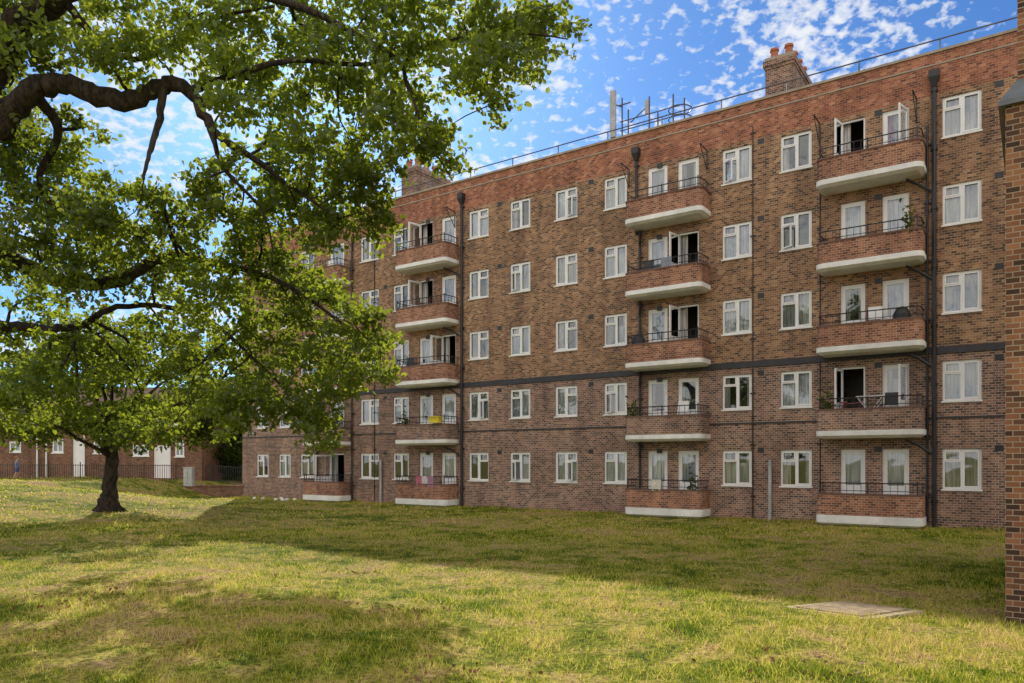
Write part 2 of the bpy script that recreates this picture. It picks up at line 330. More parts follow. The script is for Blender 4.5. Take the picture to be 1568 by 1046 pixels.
for (a,b_,z0,z1,t,ci,f) in ops:
    k=random.random(); y0,y1=.055,.12
    if t=='w':
        frame(a,b_,z0,z1,y0,y1,.06); m=(a+b_)/2; fr.box(m-.035,m+.035,y0,y1,z0+.06,z1-.06)
        zt=z1-.06-.33; lh=(a+.06,m-.035); rh=(m+.035,b_-.06)
        if ci in(4,6,8): lh,rh=rh,lh
        fr.box(lh[0],lh[1],y0,y1,zt-.025,zt+.025)
        frame(rh[0],rh[1],z0+.06,z1-.06,y0-.015,y0+.03,.04)
        frame(lh[0],lh[1],zt+.025,z1-.06,y0-.015,y0+.03,.038)
        if random.random()<.14:
            hx=lh[0]; frame(lh[0],lh[1],z0+.06,zt-.025,y0-.025,y0+.02,.045,(hx,y0),-.6); pane(lh[0]+.03,lh[1]-.03,z0+.1,zt-.06,y0,(hx,y0),-.6)
        pane(a+.05,b_-.05,z0+.05,z1-.05,.10)
        sill.box(a-.03,b_+.03,-.05,.06,z0-.05,z0-.002)
        dress(a+.02,b_-.02,z0,z1,k)
    else:
        st=opend.get((ci,f),0)
        frame(a,b_,z0,z1,y0,y1,.06)
        A,Bq=a+.06,b_-.06
        if st in(0,2,3):
            fr.box(A,Bq,y0+.01,y0+.05,z0+.06,z0+.85); frame(A,Bq,z0+.85,z1-.06,y0+.005,y0+.055,.085)
            pane(A+.07,Bq-.07,z0+.9,z1-.12,y0+.03); dress(a+.02,b_-.02,z0,z1,k*.75)
        if st==1 or st==2:
            hg=(A,y0) if st==1 else (Bq,y0); an=-1.75 if st==1 else 1.35
            frame(A,Bq,z0+.85,z1-.06,y0-.02,y0+.025,.08,hg,an); fr.box(A,Bq,y0-.02,y0+.02,z0+.06,z0+.85,0,hg,an)
            pane(A+.06,Bq-.06,z0+.9,z1-.12,y0,hg,an)
            if random.random()<.6: curtain(dr,a,a+(b_-a)*.35,z0,z1,.25,.03)
        if (ci,f)==(1,4): curtain(pk,a+.1,a+.3,z0,z1,.14,.02)
fr.obj('window_frames',M_white,bld); gl.obj('window_glass',M_glass,bld); net.obj('net_curtains',M_net,bld); dr.obj('drapes',M_drape,bld); pk.obj('purple_curtain',M_pink,bld); sill.obj('sills',M_slab,bld)
# balconies
BD=.92
def outline(s0,s1,k,r=.22):
    rr=max(.02,r-k); pts=[(s0+k,-.001)]; d=-(BD-k)
    for q in range(7):
        a=math.pi+q/6*math.pi/2; pts.append((s0+k+rr+rr*math.cos(a),d+rr+rr*math.sin(a)))
    for q in range(7):
        a=-math.pi/2+q/6*math.pi/2; pts.append((s1-k-rr+rr*math.cos(a),d+rr+rr*math.sin(a)))
    pts.append((s1-k,-.001)); return pts
def ring(m,po,pi,z0,z1,mi=0):
    for q in range(len(po)-1):
        a,b_,c,d=po[q],po[q+1],pi[q+1],pi[q]
        m.poly([(*a,z0),(*b_,z0),(*b_,z1),(*a,z1)],mi); m.poly([(*d,z1),(*c,z1),(*c,z0),(*d,z0)],mi)
        m.poly([(*a,z1),(*b_,z1),(*c,z1),(*d,z1)],mi); m.poly([(*a,z0),(*d,z0),(*c,z0),(*b_,z0)],mi)
balc=[(-4.18,-1.10),(-11.12,-8.09),(-23.1,-19.95),(-29.7,-26.95)]
bs=MB(); bw=MB(); bc=MB(); br=MB()
for bi,(s0,s1) in enumerate(balc):
    for f in range(5):
        z=Fl[f]; po=outline(s0,s1,-.03); pu=outline(s0,s1,.10)
        zlo=z-.24 if f else z-.33
        bs.poly([(*p,z) for p in po]); bs.poly([(*p,zlo) for p in pu][::-1])
        for q in range(len(po)-1):
            bs.poly([(*po[q],zlo+.08),(*po[q+1],zlo+.08),(*po[q+1],z),(*po[q],z)])
            bs.poly([(*pu[q],zlo),(*pu[q+1],zlo),(*po[q+1],zlo+.08),(*po[q],zlo+.08)])
        ring(bw,outline(s0,s1,0),outline(s0,s1,.12),z+.002,z+.66,1 if f==1 else 0)
        ring(bc,outline(s0,s1,-.025),outline(s0,s1,.14),z+.662,z+.71)
        pr=outline(s0,s1,.05)
        for h,r in ((.80,.012),(1.04,.02)): br.tube([(*p,z+h) for p in pr],r,5)
        acc=0
        for q in range(len(pr)-1):
            A=Vector(pr[q]); Bv=Vector(pr[q+1]); L=(Bv-A).length
            while acc<L:
                p=A+(Bv-A)*(acc/L); br.tube([(p.x,p.y,z+.70),(p.x,p.y,z+1.04)],.009,4,cap=False); acc+=.21
            acc-=L
        for p in (pr[4],pr[10]): br.tube([(*p,z+.7),(*p,z+1.12)],.022,6)
        br.tube([((s0+s1)/2,pr[7][1],z+.7),((s0+s1)/2,pr[7][1],z+1.08)],.02,6)
bs.obj('balcony_slabs',M_slab,bld); bw.obj('balcony_parapets',[M_balc,M_low],bld); bc.obj('balcony_copings',simple('tile_coping',(.18,.10,.08),.8),bld); br.obj('balcony_railings',M_black,bld)
pp=MB()
def pipe(s,z0,z1,r=.055,y=-.10,hop=False):
    pp.tube([(s,y,z0),(s,y,z1)],r,8)
    z=z0+.8
    while z<z1: pp.tube([(s,y,z),(s,y,z+.1)],r*1.35,8); pp.box(s-.1,s+.1,y+r*.5,-.002,z+.02,z+.07); z+=1.83
    if hop:
        pp.tube([(s,y-.03,z1),(s,y-.03,z1+.28)],[.07,.2],4); pp.tube([(s,y-.03,z1+.28),(s,y-.03,z1+.5)],.2,4)
pipe(-.86,0,13.75,.065,hop=True); pipe(-1.05,.2,12.6,.035); pipe(sx(709),0,13.75,.06,hop=True); pipe(sx(985)-.1,0,11.2,.05); pipe(-11.0,10.9,13.75,.055,hop=True)
pipe(sx(1153),0,5.4,.02,-.04); pipe(sx(1153),5.6,14,.015,-.03); pipe(sx(1256),0,13.4,.018,-.03); pipe(sx(574),0,14,.02,-.03); pipe(sx(487),0,3.5,.05); pipe(sx(541),0,13.5,.04)
for f in range(1,5):
    z=Fl[f]-.35
    pp.tube([(-10.9,-.1,z-.0),(-10.7,-.35,z),(sx(985)-.1,-.12,z-.45)],.05,6)
    pp.tube([(-.86,-.1,z-.45),(-1.3,-.15,z-.12),(-1.6,-.4,z+.02)],.045,6)
    pp.tube([(sx(709),-.1,z-.45),(-20.2,-.15,z-.12),(-20.5,-.4,z+.02)],.045,6)
for s in (sx(1255),-1.35,sx(1083),-11.35,sx(697),sx(624)-.25,sx(541)):
    z=13.55
    pp.tube([(s,-.03,z-.75),(s,-.03,z)],.022,4); pp.tube([(s,-.03,z-.02),(s-.05,-.62,z+.06)],.022,4); pp.tube([(s,-.03,z-.72),(s-.05,-.6,z+.04)],.016,4)
pp.obj('downpipes',M_black,bld)
gp=MB(); 
for x in (1180,585): gp.tube([(sx(x),-.09,0),(sx(x),-.09,2.15)],.06,8)
gp.obj('grey_pipes',M_grey,bld)
vn=MB()
for x in (1345,1165,1010,905,765,655,590,1530):
    for f in range(5):
        s=sx(x); vn.box(s-.11,s+.11,-.012,-.001,tops[f]-.08,tops[f]+.10)
vn.obj('air_vents',M_black,bld)
rr=MB(); zz=ZT+.08
rr.tube([(SL,.4,zz+.52),(SR,.4,zz+.52)],.025,5)
s=SL
while s<SR: rr.tube([(s,.4,14.3),(s,.4,zz+.52)],.025,5); s+=2.35
rr.obj('roof_railing',simple('galvanised_steel',(.10,.11,.13),.5,metal=.3),bld)
def chimney(s0,s1,y0,y1):
    c=MB(); c.box(s0,s1,y0,y1,14.2,17.4,0); c.box(s0-.04,s1+.04,y0-.04,y1+.04,17.4,17.5,0); c.box(s0-.08,s1+.08,y0-.08,y1+.08,17.5,17.72,0); c.box(s0-.02,s1+.02,y0-.02,y1+.02,17.72,17.85,1)
    for xm in (s0+.25,s1-.25):
        for q in range(4):
            y=y0+.35+(y1-y0-.7)*q/3
            c.tube([(xm,y,17.85),(xm,y,18.2),(xm,y,18.22),(xm,y,18.31)],[.17,.14,.18,.17],10,2)
    c.obj('chimney_stack',[M_low,M_stone,M_pot],bld)
chimney(-6.95,-5.9,3,5.8); chimney(-26.3,-25.2,3,5.8)
mb=MB(); mb.box(-16.2,-12.6,3,6.5,14.2,16.25); mb.box(-12.58,-10.2,3.4,6.5,14.2,15.95); mb.obj('plant_room',M_low,bld)
an=empty('mobile_phone_mast',O,TH); mb=MB()
mb.box(-13.6,-13.36,2.7,2.85,16.3,18.35,0); mb.box(-12.12,-11.98,3.1,3.2,17.1,17.7,0)
mb.obj('panel_antenna',M_grey,an); mb=MB()
for s,t in ((-13.3,18.2),(-13.0,17.6),(-12.0,17.9),(-11.6,17.1),(-10.9,17.7),(-10.4,17.4)): mb.tube([(s,3.3,15.9),(s,3.3,t)],.035,6)
for z in (16.75,17.15): mb.tube([(-13.4,3.3,z),(-10.4,3.3,z)],.025,5)
mb.tube([(-13.3,3.3,17.8),(-13.5,2.8,17.8)],.03,5); mb.tube([(-12.9,3.3,17.9),(-13.5,3.3,17.9)],.03,5); mb.tube([(-12.9,3.3,17.0),(-12.1,3.3,17.5)],.025,5)
for q in range(2):
    z=16.8+.4*q; mb.tube([(-11.0+.5*math.cos(a*math.pi/6)+.2,3.8+.5*math.sin(a*math.pi/6),z) for a in range(13)],.025,5)
mb.obj('mast_frame',simple('mast_steel',(.09,.09,.10),.5),an)
# balcony contents
def place(o): o.location=O; o.rotation_euler=(0,0,TH); return o
def chair(s,y,z,mt=None):
    m=MB()
    for dx in (-.2,.2):
        m.tube([(s+dx,y-.2,z),(s+dx,y+.18,z+1.2)],.014,5); m.tube([(s+dx,y+.2,z),(s+dx,y-.2,z+.6)],.014,5)
    m.box(s-.2,s+.2,y-.2,y+.1,z+.54,z+.57); m.box(s-.2,s+.2,y+.1,y+.13,z+.8,z+1.2); place(m.obj('folding_chair',mt or M_white))
chair(-2.5,-.45,Fl[2]+.05); chair(-10.4,-.4,Fl[3]+.03,M_black); chair(-28.2,-.4,Fl[4]); chair(-2.0,-.5,Fl[1],M_black); chair(-22.6,-.45,Fl[2],M_black); chair(-9.0,-.4,Fl[1]+.05)
def covered(s,y,z,col,name):
    m=MB(); n=10; rings=[(.0,.24),(.55,.27),(.9,.25),(1.08,.17),(1.14,.03)]
    m.tube([(s+random.uniform(-.02,.02),y,z+h) for h,_ in rings],[r*random.uniform(.9,1.1) for _,r in rings],n); place(m.obj(name,simple(name,col,.5,.4,8),smooth=True))
covered(-10.7,-.5,Fl[2],(.02,.02,.025),'covered_barbecue'); covered(-1.7,-.5,Fl[2],(.02,.02,.02),'covered_barbecue')
def bicycle(s,y,z):
    m=MB()
    for dx in (-.5,.5): m.tube([(s+dx+.32*math.cos(a*math.pi/8),y,z+.34+.32*math.sin(a*math.pi/8)) for a in range(17)],.018,5)
    J=dict(b=(s-.05,y,z+.32),st=(s-.2,y,z+.85),h=(s+.33,y,z+.88),r=(s-.5,y,z+.34),f=(s+.5,y,z+.34),hb=(s+.3,y,z+1.02))
    for p,q in (('b','st'),('st','h'),('b','h'),('b','r'),('r','st'),('h','f'),('h','hb')): m.tube([J[p],J[q]],.018,5)
    m.tube([(s+.3,y-.28,z+1.04),(s+.3,y+.28,z+1.04)],.016,5); m.box(s-.32,s-.1,y-.06,y+.06,z+.88,z+.93); place(m.obj('bicycle',simple('bike_paint',(.25,.05,.04),.4)))
bicycle(-3.2,-.45,Fl[1]+.03); bicycle(-21.6,-.45,Fl[3]+.03)
def plant(s,y,z,h,r,n=160):
    e=empty('potted_plant',O,TH); m=MB(); m.tube([(s,y,z),(s,y,z+.28)],[.1,.15],10); m.obj('pot',M_pot,e)
    C=np.stack([s+rng.normal(size=n)*r*.5,y+rng.normal(size=n)*r*.4,z+.3+np.abs(rng.normal(size=n))*h*.5],1)
    V,F_=leafcloud(C,.13,rng); arr_mesh('plant_leaves',V,F_,M_leaf2,e)
plant(-27.6,-.5,Fl[1]+.02,1.5,.45,450); plant(-28.4,-.5,Fl[1]+.02,1.1,.4,300); plant(-10.9,-.6,Fl[1]+.02,1.0,.2); plant(-3.9,-.6,Fl[1]+.02,1.0,.2); plant(-22.7,-.6,Fl[1]+.02,1.0,.25); plant(-1.5,-.7,Fl[3]+.02,.9,.16); plant(-8.5,-.7,Fl[0]+.02,.9,.18)
m=MB(); m.box(-20.75,-20.2,-1.12,-.9,Fl[1]+.74,Fl[1]+.98); m.box(-20.79,-20.16,-1.15,-.87,Fl[1]+.98,Fl[1]+1.03); place(m.obj('flower_box',simple('yellow_plastic',(.75,.6,.03),.5)))
def laundry(s0,y,zt,items):
    ld=empty('laundry',O,TH)
    for q,(c,w,h) in enumerate(items):
        m=MB(); s=s0; s0+=w+.05; n=7
        for k in range(n):
            a,b_=s+w*k/n,s+w*(k+1)/n; ya=y-.02*math.sin(k*1.4); yb=y-.02*math.sin((k+1)*1.4)
            m.poly([(a,ya,zt-h-.02*math.sin(k)),(b_,yb,zt-h-.02*math.sin(k+1)),(b_,yb,zt),(a,ya,zt)])
        m.obj('cloth_%d'%q,simple('cloth',c,.9,.3,9),ld)
laundry(-21.7,-.93,Fl[0]+1.06,(((.5,.15,.22),.35,.45),((.65,.62,.66),.25,.3),((.4,.2,.3),.35,.5)))
laundry(-28.9,-.93,Fl[2]+1.06,(((.2,.3,.5),.5,.5),)); laundry(-9.6,-.93,Fl[3]+1.06,(((.25,.28,.35),.4,.35),)); laundry(-10.0,-.93,Fl[0]+1.06,(((.7,.68,.6),.4,.4),))
m=MB(); 
for q in range(8): m.tube([(-3.0,-.2-.07*q,Fl[1]+1.1),(-2.2,-.2-.07*q,Fl[1]+1.1)],.008,4)
for yy in (-.2,-.7): m.tube([(-3,yy,Fl[1]+.02),(-2.2,yy,Fl[1]+1.1),(-3,yy,Fl[1]+1.1),(-2.2,yy,Fl[1]+.02)],.012,5)
place(m.obj('clothes_airer',M_white))
m=MB()
for q in range(12):
    x=random.uniform(400,468); s=sx(x); y=-random.uniform(.5,1.6); w=random.uniform(.04,.15)
    m.tube([(s,y,0.03),(s+.02,y,.03+w*.5),(s+.03,y+.02,.03+w*.8)],[w,w*.9,w*.2],7)
place(m.obj('litter_bags',M_white))
m=MB(); m.poly([(SL,-.30,.012),(SR,-.5,.012),(SR,0,.014),(SL,0,.014)]); place(m.obj('soil_border',simple('soil',(.20,.15,.10),.95,.5,5)))
# drain cover
c=[(1196,929),(1290,920),(1415,935),(1330,948)]
m=MB(); pts=[]
for x,y in c:
    D=F_PX*CAMH/(y-706); pts.append(Vector(((x-784)/F_PX*D,D,0)))
ctr=sum(pts,Vector())/4; zc=float(gz(ctr.x,ctr.y))+.03
def lerp(a,b,t): return a+(b-a)*t
def quadpt(u,v): p=lerp(lerp(pts[0],pts[1],u),lerp(pts[3],pts[2],u),v); return Vector((p.x,p.y,0))
def slab(u0,u1,v0,v1,z0,z1,mi):
    q=[quadpt(u0,v0),quadpt(u1,v0),quadpt(u1,v1),quadpt(u0,v1)]
    m.poly([(p.x,p.y,z1) for p in q],mi)
    for k in range(4):
        a,b_=q[k],q[(k+1)%4]; m.poly([(a.x,a.y,z0),(b_.x,b_.y,z0),(b_.x,b_.y,z1),(a.x,a.y,z1)],mi)
slab(0,1,0,1,zc-.15,zc,0)
for q in range(3): slab(.08+.29*q,.08+.29*q+.27,.12,.88,zc,zc+.018,1)
m.obj('drain_cover',[simple('concrete',(.46,.36,.23),.9,.4,5),simple('weathered_cover',(.34,.25,.16),.85,.5,6)])
# ------------------------------------------------------------------ near wing on the right
wg=empty('brick_wing_building',(6.65,10.12,0),TH)
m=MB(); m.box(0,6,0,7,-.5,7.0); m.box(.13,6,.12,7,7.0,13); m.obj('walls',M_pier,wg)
m=MB(); m.poly([(-.08,-.08,6.93),(6.02,-.08,6.93),(6.02,.119,7.25),(.129,.119,7.25)]); m.poly([(-.08,-.08,6.93),(.129,.119,7.25),(.129,7,7.25),(-.08,7,6.93)]); m.box(-.08,6.02,-.08,7,6.87,6.929); m.obj('lead_flashing',M_lead,wg)
# ------------------------------------------------------------------ trees
def smoothpts(P,rad,sub=5,jit=0):
    P=[Vector(p) for p in P]; out=[];ro=[]
    for i in range(len(P)-1):
        p0=P[max(i-1,0)];p1=P[i];p2=P[i+1];p3=P[min(i+2,len(P)-1)]
        for k in range(sub):
            t=k/sub
            q=.5*((2*p1)+(-p0+p2)*t+(2*p0-5*p1+4*p2-p3)*t*t+(-p0+3*p1-3*p2+p3)*t**3)
            if jit: q+=Vector([random.uniform(-jit,jit) for _ in range(3)])*rad[i]
            out.append(q); ro.append((rad[i]+(rad[i+1]-rad[i])*t)*random.uniform(.93,1.07))
    out.append(P[-1]); ro.append(rad[-1]); return out,ro
oak=empty('oak_tree'); wood=MB(); nodes=[]
T0=Vector((-12.6,14.8,0)); T1=Vector((-12.3,14.7,3.0)); T2=Vector((-12.0,14.4,5.6))
def limb(P,rad,n=10):
    a,b_=smoothpts(P,rad,6,.25); wood.tube(a,b_,n); nodes.extend(zip(a,b_))
limb([T0+Vector((0,0,-.4)),T0+Vector((0,0,.5)),T1,T2],[.95,.7,.58,.5],14)
limb([T2-Vector((0,0,.5)),B(-60,190,13.8),B(0,100,13.5),B(30,40,13.2),B(95,-5,13),B(190,-70,13),B(340,-130,13)],[.42,.34,.27,.24,.21,.17,.1])
limb([T2-Vector((0,0,1)),B(-60,225,13.8),B(0,190,13.6),B(50,140,13.4),B(110,132,13.4),B(190,157,13.3),B(250,130,13.2),B(290,140,13.2),B(320,190,13.2),B(345,215,13.3),B(400,250,13.4),B(450,290,13.5),B(520,335,13.6)],[.34,.28,.23,.20,.18,.17,.14,.11,.085,.07,.05,.035,.02])
limb([B(250,132,13.2),B(243,190,13),B(228,235,12.8),B(220,275,12.6)],[.08,.06,.04,.02])
limb([B(290,140,13.2),B(350,118,13.1),B(450,92,13),B(560,98,13),B(680,62,13),B(800,52,13),B(870,60,13)],[.08,.06,.045,.035,.025,.018,.01])
limb([B(320,190,13.2),B(345,260,13.2),B(400,320,13.4),B(420,390,13.6)],[.05,.035,.025,.012])
limb([T1+Vector((0,0,1)),B(-40,395,15),B(50,410,15),B(100,432,15),B(180,432,15),B(250,395,15),B(330,402,15),B(430,432,15),B(540,505,15),B(585,530,15)],[.26,.2,.15,.13,.12,.1,.07,.045,.025,.01])
limb([T1,B(-40,520,16),B(0,500,16),B(60,503,16),B(120,500,16),B(180,470,16),B(300,480,16),B(400,560,16),B(480,640,16)],[.2,.16,.12,.1,.08,.06,.05,.035,.012])
limb([B(190,-70,13),B(330,-25,13),B(470,15,13),B(600,85,13),B(625,135,13),B(660,220,13),B(690,270,13)],[.12,.09,.06,.04,.03,.02,.01])
limb([B(95,-5,13),B(150,60,13.4),B(220,90,13.6),B(330,30,13.5),B(420,10,13)],[.08,.06,.045,.03,.02])
limb([B(50,140,13.4),B(90,200,14),B(60,280,14.5),B(120,340,15),B(230,350,15.3)],[.11,.08,.06,.045,.02])
limb([T2,Vector((-13.5,15.5,8)),Vector((-14.5,17,11.5))],[.4,.28,.08]); limb([T2-Vector((0,0,1)),Vector((-14,12,7.5)),Vector((-14.5,8.5,10))],[.3,.2,.06])
blobs=[]
def bl(lst,d0,d1,n):
    for x,y,r in lst:
        D=random.uniform(d0,d1); blobs.append((B(x,y,D),r/F_PX*D,n*(r/60)**2))
bl([(20,30,60),(110,35,55),(200,30,55),(290,30,60),(380,35,60),(470,40,65),(560,30,60),(640,20,55),(710,35,55),(780,30,55),(845,35,42),(160,90,40),(330,90,45),(60,90,40),(240,85,40),(520,80,45)],12,14.5,44)
bl([(400,120,55),(480,140,60),(560,130,55),(630,90,45),(720,100,50),(775,95,45),(765,155,26),(745,140,25),(820,75,35),(600,190,42),(540,215,52),(480,230,50),(640,155,36),(655,200,30),(690,245,28),(675,215,24),(660,240,26),(420,200,40),(350,170,35),(610,240,26)],12,14.5,46)
bl([(560,290,45),(570,340,32),(510,300,48),(450,320,52),(500,360,38),(400,350,50),(540,255,40),(350,330,42),(420,270,42),(350,260,34),(300,290,34),(250,310,34)],12.5,15,50)
bl([(20,220,55),(70,250,50),(30,300,55),(100,320,50),(150,350,48),(60,370,50),(210,360,45),(270,340,40),(10,390,50),(120,250,35),(30,160,35),(170,290,34),(130,190,26)],13,16,52)
bl([(180,400,50),(250,410,50),(320,400,50),(390,420,52),(450,430,45),(120,420,45),(320,470,50),(400,490,52),(470,480,48),(510,460,36),(545,500,42),(575,525,32),(530,550,48),(470,555,48),(400,560,50),(330,545,50),(500,600,38),(565,570,32),(490,665,28),(480,635,34),(440,620,40),(380,615,42),(340,620,40)],13.5,16.5,54)
bl([(50,450,45),(30,520,45),(100,520,45),(180,500,45),(250,500,45),(60,580,42),(140,570,42),(210,565,40),(280,570,45),(330,600,35),(20,620,40),(110,630,36),(230,630,32),(60,650,26),(290,625,32),(250,665,20),(350,655,22)],14.5,18,46)
for q in range(14):
    a=random.uniform(0,6.283); rr_=random.uniform(1,6.0); p=Vector((-12.5+rr_*math.cos(a),13.5+rr_*math.sin(a),random.uniform(9.5,13.5)-rr_*.25))
    if p.x/p.y>-.70 and (p.z-2.1)/p.y<.60: continue
    blobs.append((p,1.1,36))
nodesP=np.array([tuple(p) for p,_ in nodes]); nodesR=np.array([r for _,r in nodes])
Cs=[]
for c,r,n in blobs:
    d=np.linalg.norm(nodesP-np.array(c),axis=1)+ (nodesR>.3)*1.0; k=int(np.argmin(d)); a=Vector(nodesP[k]); ra=min(float(nodesR[k])*.6,.04)
    mid=a.lerp(c,.5)+Vector([random.uniform(-.2,.2) for _ in range(3)])
    P,Rr=smoothpts([a,mid,c],[ra,ra*.7,.012],4,.5); wood.tube(P,Rr,5)
    for q in range(int(n)):
        v=Vector(rng.normal(size=3)); v.normalize(); v*=r*1.15*random.random()**.42; v.y*=1.5; v.z*=.85
        p=c+v
        if q%4==0: 
            st=c.lerp(p,.15); wood.tube([st,st.lerp(p,.5)+Vector((0,0,random.uniform(0,.08))),p],[.009,.006,.003],3,cap=False)
        m_=random.randint(16,34); dirv=v.normalized()
        t=rng.random(m_)[:,None]; Cs.append(np.array(p)+np.array(dirv)*(t-.5)*.32+rng.normal(size=(m_,3))*np.array([.09,.09,.055]))
C=np.concatenate(Cs)
V,Fc=leafcloud(C,.108,rng,.8,.3,.66); arr_mesh('crown_foliage',V,Fc,M_leaf,oak); wood.obj('trunk_and_limbs',M_bark,oak,True)
def tree(name,base,h,crown,matl,leaf,r0,nl,seed=1):
    e=empty(name); w=MB(); b=Vector(base); r=np.random.default_rng(seed); random.seed(seed)
    top=b+Vector((.2,.1,h*.75))
    P,Rr=smoothpts([b+Vector((0,0,-.3)),b+Vector((0,0,.15)),b+Vector((.03,0,.7)),b+Vector((.1,0,h*.35)),top],[r0*2.0,r0*1.5,r0,r0*.85,r0*.25],5,.12); w.tube(P,Rr,12)
    for q in range(6):
        a=q*1.05+.3; w.tube([b+Vector((0,0,.5)),b+Vector((math.cos(a)*r0*1.3,math.sin(a)*r0*1.3,.12)),b+Vector((math.cos(a)*r0*2.6,math.sin(a)*r0*2.6,-.1))],[r0*.5,r0*.4,r0*.1],6)
    Cs=[]
    for (cx,cy,cz,rx,ry,rz,nn) in crown:
        cc=Vector((cx,cy,cz)); st=b+Vector((.08,0,h*random.uniform(.3,.6))); mid=st.lerp(cc,.5)+Vector((0,0,random.uniform(-.2,.4)))
        P,Rr=smoothpts([st,mid,cc],[r0*.35,r0*.2,.02],4,.3); w.tube(P,Rr,6)
        for q in range(nn):
            v=r.normal(size=3); v/=np.linalg.norm(v); v*=r.random()**.4; p=np.array([cx+v[0]*rx,cy+v[1]*ry,cz+v[2]*rz])
            if q%3==0: w.tube([cc.lerp(Vector(p),.2),Vector(p)],[.02,.006],3,cap=False)
            Cs.append(p+r.normal(size=(nl,3))*np.array([.24,.24,.12])*(leaf/.14))
    C=np.concatenate(Cs); V,F_=leafcloud(C,leaf,r,.9,.3,.6,True); arr_mesh('crown_foliage',V,F_,matl,e); w.obj('trunk_and_limbs',M_bark,e,True)
tb=(-14.6,27.2,float(gz(-14.6,27.2)))
cr=[]
random.seed(3)
for q in range(26):
    a=random.uniform(0,6.283); rr_=random.uniform(.5,4.2)
    cr.append((tb[0]+rr_*math.cos(a),tb[1]+rr_*math.sin(a),tb[2]+3.4+random.uniform(-.2,3.0)-(rr_/4)*.8,1.3,1.3,.5,40))
tree('small_tree',tb,5.2,cr,M_leaf2,.15,.26,20,seed=5)
def mass(name,items,leaf,matl,seed):
    r=np.random.default_rng(seed); Cs=[]
    for (x,y,z,rx,ry,rz,n) in items:
        v=r.normal(size=(n,3)); v/=np.linalg.norm(v,axis=1)[:,None]; v*=(r.random(n)**.35)[:,None]; Cs.append(np.array([x,y,z])+v*np.array([rx,ry,rz]))
    C=np.concatenate(Cs); V,F_=leafcloud(C,leaf,r,.8,.3,.7,True); return arr_mesh(name,V,F_,matl)
it=[]
for q in range(55):
    x=random.uniform(-60,-16); y=random.uniform(56,66); it.append((x,y,random.uniform(2,6.5),random.uniform(1.4,2.4),2,random.uniform(1,1.8),700))
mass('background_trees',it,.40,M_far,8)
it=[]
for q in range(16): it.append((random.uniform(-21,-17.2),random.uniform(48,53),random.uniform(1.2,4.6),1.3,1.2,1.2,800))
mass('garden_bushes',it,.22,M_far,9)
# ------------------------------------------------------------------ bungalow terrace at left
hs=empty('brick_bungalow',(0,0,0)); HY=46.0; zg=1.0; X0,X1=-42.,-19.0
hw=MB(); ho=[]
def hx(x): return (x-784)/F_PX*HY
def hz(y): return CAMH+(706-y)/F_PX*HY
for a,b_,t,bt in ((14,32,676,692),(80,97,672,693),(143,160,671,694),(203,228,681,698),(268,282,674,699)): ho.append((hx(a),hx(b_),hz(bt),hz(t),'w'))
ho.append((hx(236),hx(261),zg+.05,hz(682),'d')); ho.append((hx(112),hx(128),zg+.05,hz(672),'d'))
xs=sorted({X0,X1}|{o[0] for o in ho}|{o[1] for o in ho}); zs=sorted({0.,4.5}|{o[2] for o in ho}|{o[3] for o in ho})
for a,b_ in zip(xs[:-1],xs[1:]):
    for c_,d in zip(zs[:-1],zs[1:]):
        if any(o[0]<(a+b_)/2<o[1] and o[2]<(c_+d)/2<o[3] for o in ho): continue
        hw.poly([(a,HY,c_),(b_,HY,c_),(b_,HY,d),(a,HY,d)])
hw.poly([(X1,HY,0),(X1,HY+8,0),(X1,HY+8,4.5),(X1,HY+4,6.9),(X1,HY,4.5)]); hw.poly([(X0,HY,0),(X0,HY+8,0),(X0,HY+8,4.5),(X0,HY+4,6.9),(X0,HY,4.5)]); hw.poly([(X0,HY+8,0),(X1,HY+8,0),(X1,HY+8,4.5),(X0,HY+8,4.5)])
hw.obj('walls',M_house,hs)
m=MB(); m.poly([(X0-.3,HY-.4,4.35),(X1+.3,HY-.4,4.35),(X1+.3,HY+4,7.0),(X0-.3,HY+4,7.0)]); m.poly([(X0-.3,HY+8.4,4.35),(X0-.3,HY+4,7.0),(X1+.3,HY+4,7.0),(X1+.3,HY+8.4,4.35)]); m.obj('roof',M_tile,hs)
m=MB(); g2=MB(); dk=MB(); m.box(X0-.3,X1+.3,HY-.46,HY-.34,4.2,4.38)
for a,b_,c_,d,t in ho:
    w=.09
    m.box(a,a+w,HY+.02,HY+.1,c_,d); m.box(b_-w,b_,HY+.02,HY+.1,c_,d); m.box(a+w,b_-w,HY+.02,HY+.1,c_,c_+w); m.box(a+w,b_-w,HY+.02,HY+.1,d-w,d)
    if t=='w':
        m.box((a+b_)/2-.04,(a+b_)/2+.04,HY+.02,HY+.1,c_+w,d-w); m.box(a-.05,b_+.05,HY-.05,HY+.02,c_-.07,c_-.003); g2.poly([(a,HY+.06,c_),(b_,HY+.06,c_),(b_,HY+.06,d),(a,HY+.06,d)])
        if random.random()<.5: curtain(dk,a,b_,c_,d,HY+.3,.02)
    else: m.box(a+w,b_-w,HY+.05,HY+.09,c_+w,d-w)
for x in (58,130,72): m.tube([(hx(x),HY-.07,zg),(hx(x),HY-.07,4.3)],.05,6)
m.obj('white_joinery',M_white,hs); g2.obj('window_glass',M_glass,hs); dk.obj('net_curtains',M_net,hs)
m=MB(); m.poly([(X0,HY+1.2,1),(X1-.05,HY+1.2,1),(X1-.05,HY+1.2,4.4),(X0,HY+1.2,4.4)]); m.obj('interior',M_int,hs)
m=MB(); m.box(hx(236)-.4,hx(261)+.4,HY-1.1,HY-.003,.6,zg+.04); m.box(hx(236)-.4,hx(261)+.4,HY-1.4,HY-1.103,.6,zg-.12); m.obj('red_doorstep',simple('red_tile',(.35,.05,.04),.6),hs)
